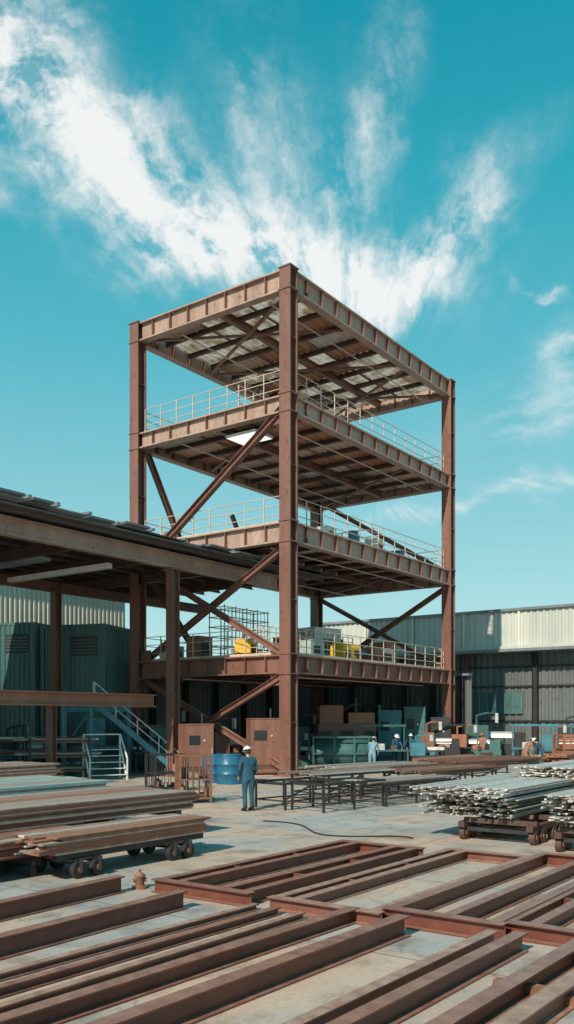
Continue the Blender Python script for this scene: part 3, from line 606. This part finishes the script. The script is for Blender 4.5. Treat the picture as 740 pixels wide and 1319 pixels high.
# ------------------------------------------------------------------ workers
def worker(x,y,heading,lean=0,head_tilt=0,arms=None,legs=None,k='cover',hel='white',hgt=1.75,twist=0,crouch=0):
    s_=hgt/1.75; e=empty('worker',(x,y,0),heading); e.scale=(s_,)*3
    zp=.95-crouch
    Rl=Matrix.Rotation(-lean,3,'X')
    pel=Vector((0,0,zp))
    def up(v): return pel+Rl@Vector(v)
    sp=up((0,0,.2)); ch=up((0,0,.38)); nk=up((0,.0,.52)); 
    legs=legs or [((-.11,.0,.5),(-.13,-.03,.1)),((.11,.02,.5),(.14,0,.1))]
    arms=arms or [((-.27,-.03,.20),(-.29,.08,-.04)),((.27,-.03,.20),(.29,.08,-.04))]
    vs=[pel,sp,ch,nk]; ed=[(0,1),(1,2),(2,3)]; rad=[(.15,.115),(.145,.11),(.17,.12),(.06,.06)]
    wr=[];an=[]
    for i,sx in enumerate((-1,1)):
        hip=Vector((sx*.1,0,zp-.06)); kn=Vector(legs[i][0]); ak=Vector(legs[i][1]); o=len(vs)
        vs+=[hip,(hip+kn)/2,kn,(kn*.55+ak*.45),ak]; ed+=[(0,o),(o,o+1),(o+1,o+2),(o+2,o+3),(o+3,o+4)]; rad+=[(.105,.11),(.09,.095),(.07,.07),(.066,.066),(.06,.065)]; an.append(ak)
        sh=up((sx*.19,0,.45)); el=up(arms[i][0]); wt=up(arms[i][1]); o=len(vs)
        vs+=[sh,(sh+el)/2,el,(el+wt)/2,wt]; ed+=[(2,o),(o,o+1),(o+1,o+2),(o+2,o+3),(o+3,o+4)]; rad+=[(.075,.075),(.062,.062),(.054,.054),(.048,.048),(.042,.042)]; wr.append((el,wt))
    me=bpy.data.meshes.new('coverall'); me.from_pydata([tuple(v) for v in vs],ed,[]); o=bpy.data.objects.new('coverall',me); COL.objects.link(o); o.parent=e; me.materials.append(M[k])
    md=o.modifiers.new('skin','SKIN'); md.use_smooth_shade=True
    for i,r in enumerate(rad): me.skin_vertices[0].data[i].radius=r; me.skin_vertices[0].data[i].use_root=(i==0)
    sb=o.modifiers.new('sub','SUBSURF'); sb.levels=2; sb.render_levels=2
    q=MB()
    for a in an: q.tube([a+Vector((0,0,.06)),a+Vector((0,-.01,-.02)),a+Vector((0,.05,-.055)),a+Vector((0,.13,-.06)),a+Vector((0,.2,-.065))],[.055,.058,.052,.045,.03],'rubber',10)
    for a in an: q.box(a.x-.05,a.x+.05,a.y-.07,a.y+.2,a.z-.1,a.z-.075,'rubber')
    q.obj('boots',parent=e)
    q=MB()
    for i,(el,wt) in enumerate(wr):
        sx=(-1,1)[i]; d=(wt-el).normalized(); side=d.cross(Vector((1,0,0))).normalized(); nrm=d.cross(side)
        q.tube([wt-d*.02,wt+d*.03,wt+d*.07,wt+d*.095],[.028,.036,.038,.03],'skin',8)
        for t,ln in enumerate((.065,.078,.072,.056)):
            b=wt+d*.085+side*(-.027+t*.018); c1=b+d*ln*.5; c2=c1+d*ln*.4-nrm*sx*-.02
            q.tube([b,c1,c2],[.0095,.009,.007],'skin',6)
        b=wt+d*.03-side*.032; q.tube([b,b+d*.03-side*.022,b+d*.06-side*.026],[.012,.011,.008],'skin',6)
    q.obj('hands',parent=e)
    hd=empty('head_pivot',nk); hd.parent=e; hd.rotation_euler=(-lean-head_tilt,0,twist)
    q=MB(); q.tube([(0,0,-.03),(0,0,.05),(0,.005,.1)],[.058,.052,.05],'skin',12)
    bm=bmesh.new(); bmesh.ops.create_uvsphere(bm,u_segments=20,v_segments=14,radius=1)
    vv=[]
    for v in bm.verts:
        p=v.co.copy(); jaw=1-.28*max(0,-p.z); vv.append((p.x*.075*jaw,p.y*.095*jaw+.01+(.012 if p.z<-.3 and p.y>0 else 0),p.z*.118+.155))
    q.add(vv,[[w_.index for w_ in f_.verts] for f_ in bm.faces],'skin',True); bm.free()
    q.tube([(0,.1,.175),(0,.118,.15),(0,.125,.138),(0,.1,.13)],[.008,.012,.014,.008],'skin',8)
    for sx in (-1,1):
        q.tube([(sx*.03,.094,.17),(sx*.03,.103,.17)],[.012,.006],'white',8); q.tube([(sx*.03,.1,.17),(sx*.03,.106,.17)],[.006,.004],'hair',8)
        q.tube([(sx*.072,.0,.13),(sx*.084,-.005,.15),(sx*.076,0,.175)],[.01,.014,.01],'skin',8)
    q.bar((-.025,.103,.1),(.025,.103,.1),.01,.008,'coverT')
    q.tube([(0,-.03,.08),(0,-.03,.13),(0,-.02,.19)],[.06,.076,.083],'hair',14)
    q.obj('head',parent=hd)
    if hel:
        q=MB(); n=20; vs=[];fs=[]
        for i in range(6):
            ph=i/5*math.pi/2*.98
            for jn in range(n):
                th=2*math.pi*jn/n; vs.append((.115*math.cos(ph)*math.cos(th),.135*math.cos(ph)*math.sin(th)+.0,.19+.12*math.sin(ph)))
        for i in range(5):
            for jn in range(n): fs.append((i*n+jn,i*n+(jn+1)%n,(i+1)*n+(jn+1)%n,(i+1)*n+jn))
        fs.append(tuple(5*n+t for t in range(n))); q.add(vs,fs,hel,True)
        br_=[]
        for jn in range(n):
            th=2*math.pi*jn/n; ex=.012+.045*max(0,math.sin(th)); br_.append(((.115+ex)*math.cos(th),(.135+ex)*math.sin(th),.185))
        vs=[(.11*math.cos(2*math.pi*t/n),.13*math.sin(2*math.pi*t/n),.195) for t in range(n)]+br_
        q.add(vs,[(t,(t+1)%n,n+(t+1)%n,n+t) for t in range(n)],hel,True); q.obj('hard_hat',parent=hd)
    return e
worker(-1.08,24.5,R(25),lean=.06,head_tilt=.25,arms=[((-.26,.0,.19),(-.22,.16,-.02)),((.25,.02,.19),(.22,.2,.03))],legs=[((-.10,.03,.5),(-.11,-.03,.1)),((.10,.03,.5),(.13,.05,.1))],hgt=1.8)
bend=[((-.25,.22,.25),(-.18,.42,.1)),((.25,.22,.25),(.18,.42,.1))]
worker(4.15,42.6,R(-20),lean=.45,head_tilt=.2,arms=bend,k='cover2')
worker(5.75,46.4,R(200),lean=.2,head_tilt=.2,arms=bend); worker(6.7,47.4,R(170),lean=.1,arms=bend,k='cover',hel='white')
worker(11.9,43.8,R(-70),lean=.7,head_tilt=.1,arms=bend,k='coverT'); worker(12.5,42.6,R(60),lean=.6,head_tilt=.2,arms=bend)
worker(11.3,50.5,R(150),lean=.15,arms=bend,k='coverT',hel='orange')
# ------------------------------------------------------------------ light / world
SAZ=Vector((-.46,-.888,0)).normalized(); sd=SAZ*math.cos(R(36))+Vector((0,0,math.sin(R(36))))
sl=bpy.data.lights.new('sun','SUN'); sl.energy=5.0; sl.angle=R(.5); sl.color=(1,.87,.72); so=bpy.data.objects.new('sun',sl); COL.objects.link(so); so.rotation_euler=sd.to_track_quat('Z','Y').to_euler(); so.location=(-20,-20,40)
w=bpy.data.worlds.new('World'); S.world=w; w.use_nodes=True; nt=w.node_tree; nt.nodes.clear(); N=nt.nodes.new; L=nt.links.new
out=N('ShaderNodeOutputWorld'); bg=N('ShaderNodeBackground'); L(bg.outputs[0],out.inputs[0]); bg.inputs[1].default_value=.1
sky=N('ShaderNodeTexSky'); sky.sky_type='NISHITA'; sky.sun_disc=False; sky.sun_elevation=R(36); sky.sun_rotation=math.atan2(SAZ.x,SAZ.y)
tc=N('ShaderNodeTexCoord'); sp=N('ShaderNodeSeparateXYZ'); L(tc.outputs['Generated'],sp.inputs[0])
def MT(op,a,b_=None,c_=None,clamp=False):
    n=N('ShaderNodeMath'); n.operation=op; n.use_clamp=clamp
    for i,q_ in enumerate((a,b_,c_)):
        if q_ is None: continue
        if isinstance(q_,(int,float)): n.inputs[i].default_value=q_
        else: L(q_,n.inputs[i])
    return n.outputs[0]
rp=N('ShaderNodeValToRGB'); e=rp.color_ramp.elements
e[0].position=0; e[0].color=(.62,.76,.74,1); e[1].position=1; e[1].color=(.03,.20,.29,1)
for p_,c_ in ((.08,(.46,.69,.70)),(.22,(.26,.57,.63)),(.38,(.095,.46,.55)),(.52,(.022,.37,.47)),(.65,(.002,.28,.38))):
    x_=e.new(p_); x_.color=(*c_,1)
L(sp.outputs[2],rp.inputs[0])
sc10=N('ShaderNodeMixRGB'); sc10.blend_type='MULTIPLY'; sc10.inputs[0].default_value=1; L(rp.outputs[0],sc10.inputs[1]); sc10.inputs[2].default_value=(11.5,11.5,11.5,1)
tint=N('ShaderNodeMixRGB'); tint.blend_type='MULTIPLY'; tint.inputs[0].default_value=1; L(sky.outputs[0],tint.inputs[1]); tint.inputs[2].default_value=(.5,1.05,.95,1)
mxs=N('ShaderNodeMixRGB'); mxs.inputs[0].default_value=.83; L(tint.outputs[0],mxs.inputs[1]); L(sc10.outputs[0],mxs.inputs[2])
yy=MT('MAXIMUM',sp.outputs[1],.05); gx=MT('DIVIDE',sp.outputs[0],yy); gz=MT('DIVIDE',sp.outputs[2],yy)
cv=N('ShaderNodeCombineXYZ'); L(gx,cv.inputs[0]); L(gz,cv.inputs[1])
wn=N('ShaderNodeTexNoise'); wn.inputs['Scale'].default_value=5; wn.inputs['Detail'].default_value=5; wn.inputs['Roughness'].default_value=.6; L(cv.outputs[0],wn.inputs['Vector'])
w1=N('ShaderNodeVectorMath'); w1.operation='SUBTRACT'; L(wn.outputs['Color'],w1.inputs[0]); w1.inputs[1].default_value=(.5,.5,.5)
w2=N('ShaderNodeVectorMath'); w2.operation='SCALE'; L(w1.outputs[0],w2.inputs[0]); w2.inputs[3].default_value=.20
w3=N('ShaderNodeVectorMath'); w3.operation='ADD'; L(cv.outputs[0],w3.inputs[0]); L(w2.outputs[0],w3.inputs[1])
tot=None
for (cx,cz,hl,hw,an_,am) in [(-.18,.635,.20,.070,-44,1.15),(-.28,.74,.12,.055,-50,.95),(-.07,.55,.13,.060,-30,1.0),(-.01,.65,.16,.055,-70,.60),(.085,.66,.17,.032,76,.62),(.19,.575,.13,.045,44,.95),(.09,.51,.15,.055,0,.75),(-.33,.62,.05,.02,-30,.5),
      (.29,.36,.15,.05,28,.55),(.24,.25,.16,.018,14,.75),(.30,.515,.03,.006,-8,.6),(.33,.44,.05,.03,35,.5),(-.32,.83,.1,.05,-30,.5)]:
    mp=N('ShaderNodeMapping'); mp.vector_type='TEXTURE'; mp.inputs['Location'].default_value=(cx,cz,0); mp.inputs['Rotation'].default_value=(0,0,R(an_)); mp.inputs['Scale'].default_value=(hl,hw,1); L(w3.outputs[0],mp.inputs[0])
    vf=N('ShaderNodeVectorMath'); vf.operation='MULTIPLY'; L(mp.outputs[0],vf.inputs[0]); vf.inputs[1].default_value=(1,1,0)
    ln=N('ShaderNodeVectorMath'); ln.operation='DOT_PRODUCT'; L(vf.outputs[0],ln.inputs[0]); L(vf.outputs[0],ln.inputs[1])
    g_=MT('MULTIPLY',MT('EXPONENT',MT('MULTIPLY',ln.outputs['Value'],-1)),am); tot=g_ if tot is None else MT('ADD',tot,g_)
dx=MT('SUBTRACT',gx,.09); dz=MT('SUBTRACT',gz,.28); ang=MT('ARCTAN2',dz,dx); rad=MT('SQRT',MT('ADD',MT('MULTIPLY',dx,dx),MT('MULTIPLY',dz,dz)))
pv=N('ShaderNodeCombineXYZ'); L(MT('MULTIPLY',ang,4.2),pv.inputs[0]); L(MT('MULTIPLY',rad,3.4),pv.inputs[1])
pa=N('ShaderNodeVectorMath'); pa.operation='ADD'; L(pv.outputs[0],pa.inputs[0]); ps=N('ShaderNodeVectorMath'); ps.operation='SCALE'; L(w1.outputs[0],ps.inputs[0]); ps.inputs[3].default_value=1.2; L(ps.outputs[0],pa.inputs[1])
fb=N('ShaderNodeTexNoise'); fb.inputs['Scale'].default_value=2.2; fb.inputs['Detail'].default_value=9; fb.inputs['Roughness'].default_value=.62; L(pa.outputs[0],fb.inputs['Vector'])
f2=N('ShaderNodeTexNoise'); f2.inputs['Scale'].default_value=11; f2.inputs['Detail'].default_value=8; f2.inputs['Roughness'].default_value=.6; L(w3.outputs[0],f2.inputs['Vector'])
nzz=MT('ADD',MT('MULTIPLY',fb.outputs['Fac'],.58),MT('MULTIPLY',f2.outputs['Fac'],.42))
mr=N('ShaderNodeMapRange'); mr.inputs[1].default_value=.39; mr.inputs[2].default_value=.63; L(nzz,mr.inputs[0])
dn=MT('MULTIPLY',tot,MT('ADD',MT('MULTIPLY',mr.outputs[0],.88),.16)); al=N('ShaderNodeMapRange'); al.interpolation_type='SMOOTHSTEP'; al.inputs[1].default_value=.0; al.inputs[2].default_value=1.05; L(dn,al.inputs[0])
front=MT('GREATER_THAN',sp.outputs[1],.06); a2=MT('MULTIPLY',MT('MULTIPLY',al.outputs[0],front),.95)
fin=N('ShaderNodeMixRGB'); L(a2,fin.inputs[0]); L(mxs.outputs[0],fin.inputs[1]); fin.inputs[2].default_value=(9.2,9.3,9.2,1)
L(fin.outputs[0],bg.inputs[0])
w.cycles.sampling_method='MANUAL'; w.cycles.sample_map_resolution=256
# ------------------------------------------------------------------ camera
cd=bpy.data.cameras.new('camera'); co=bpy.data.objects.new('camera',cd); COL.objects.link(co); co.location=(0,0,2.6); co.rotation_euler=(R(90),0,0)
cd.sensor_fit='HORIZONTAL'; cd.sensor_width=36; cd.lens=54.8; cd.shift_y=.359; cd.clip_end=6000; cd.clip_start=.1; S.camera=co
S.view_settings.view_transform='Standard'; S.view_settings.look='None'; S.view_settings.exposure=0
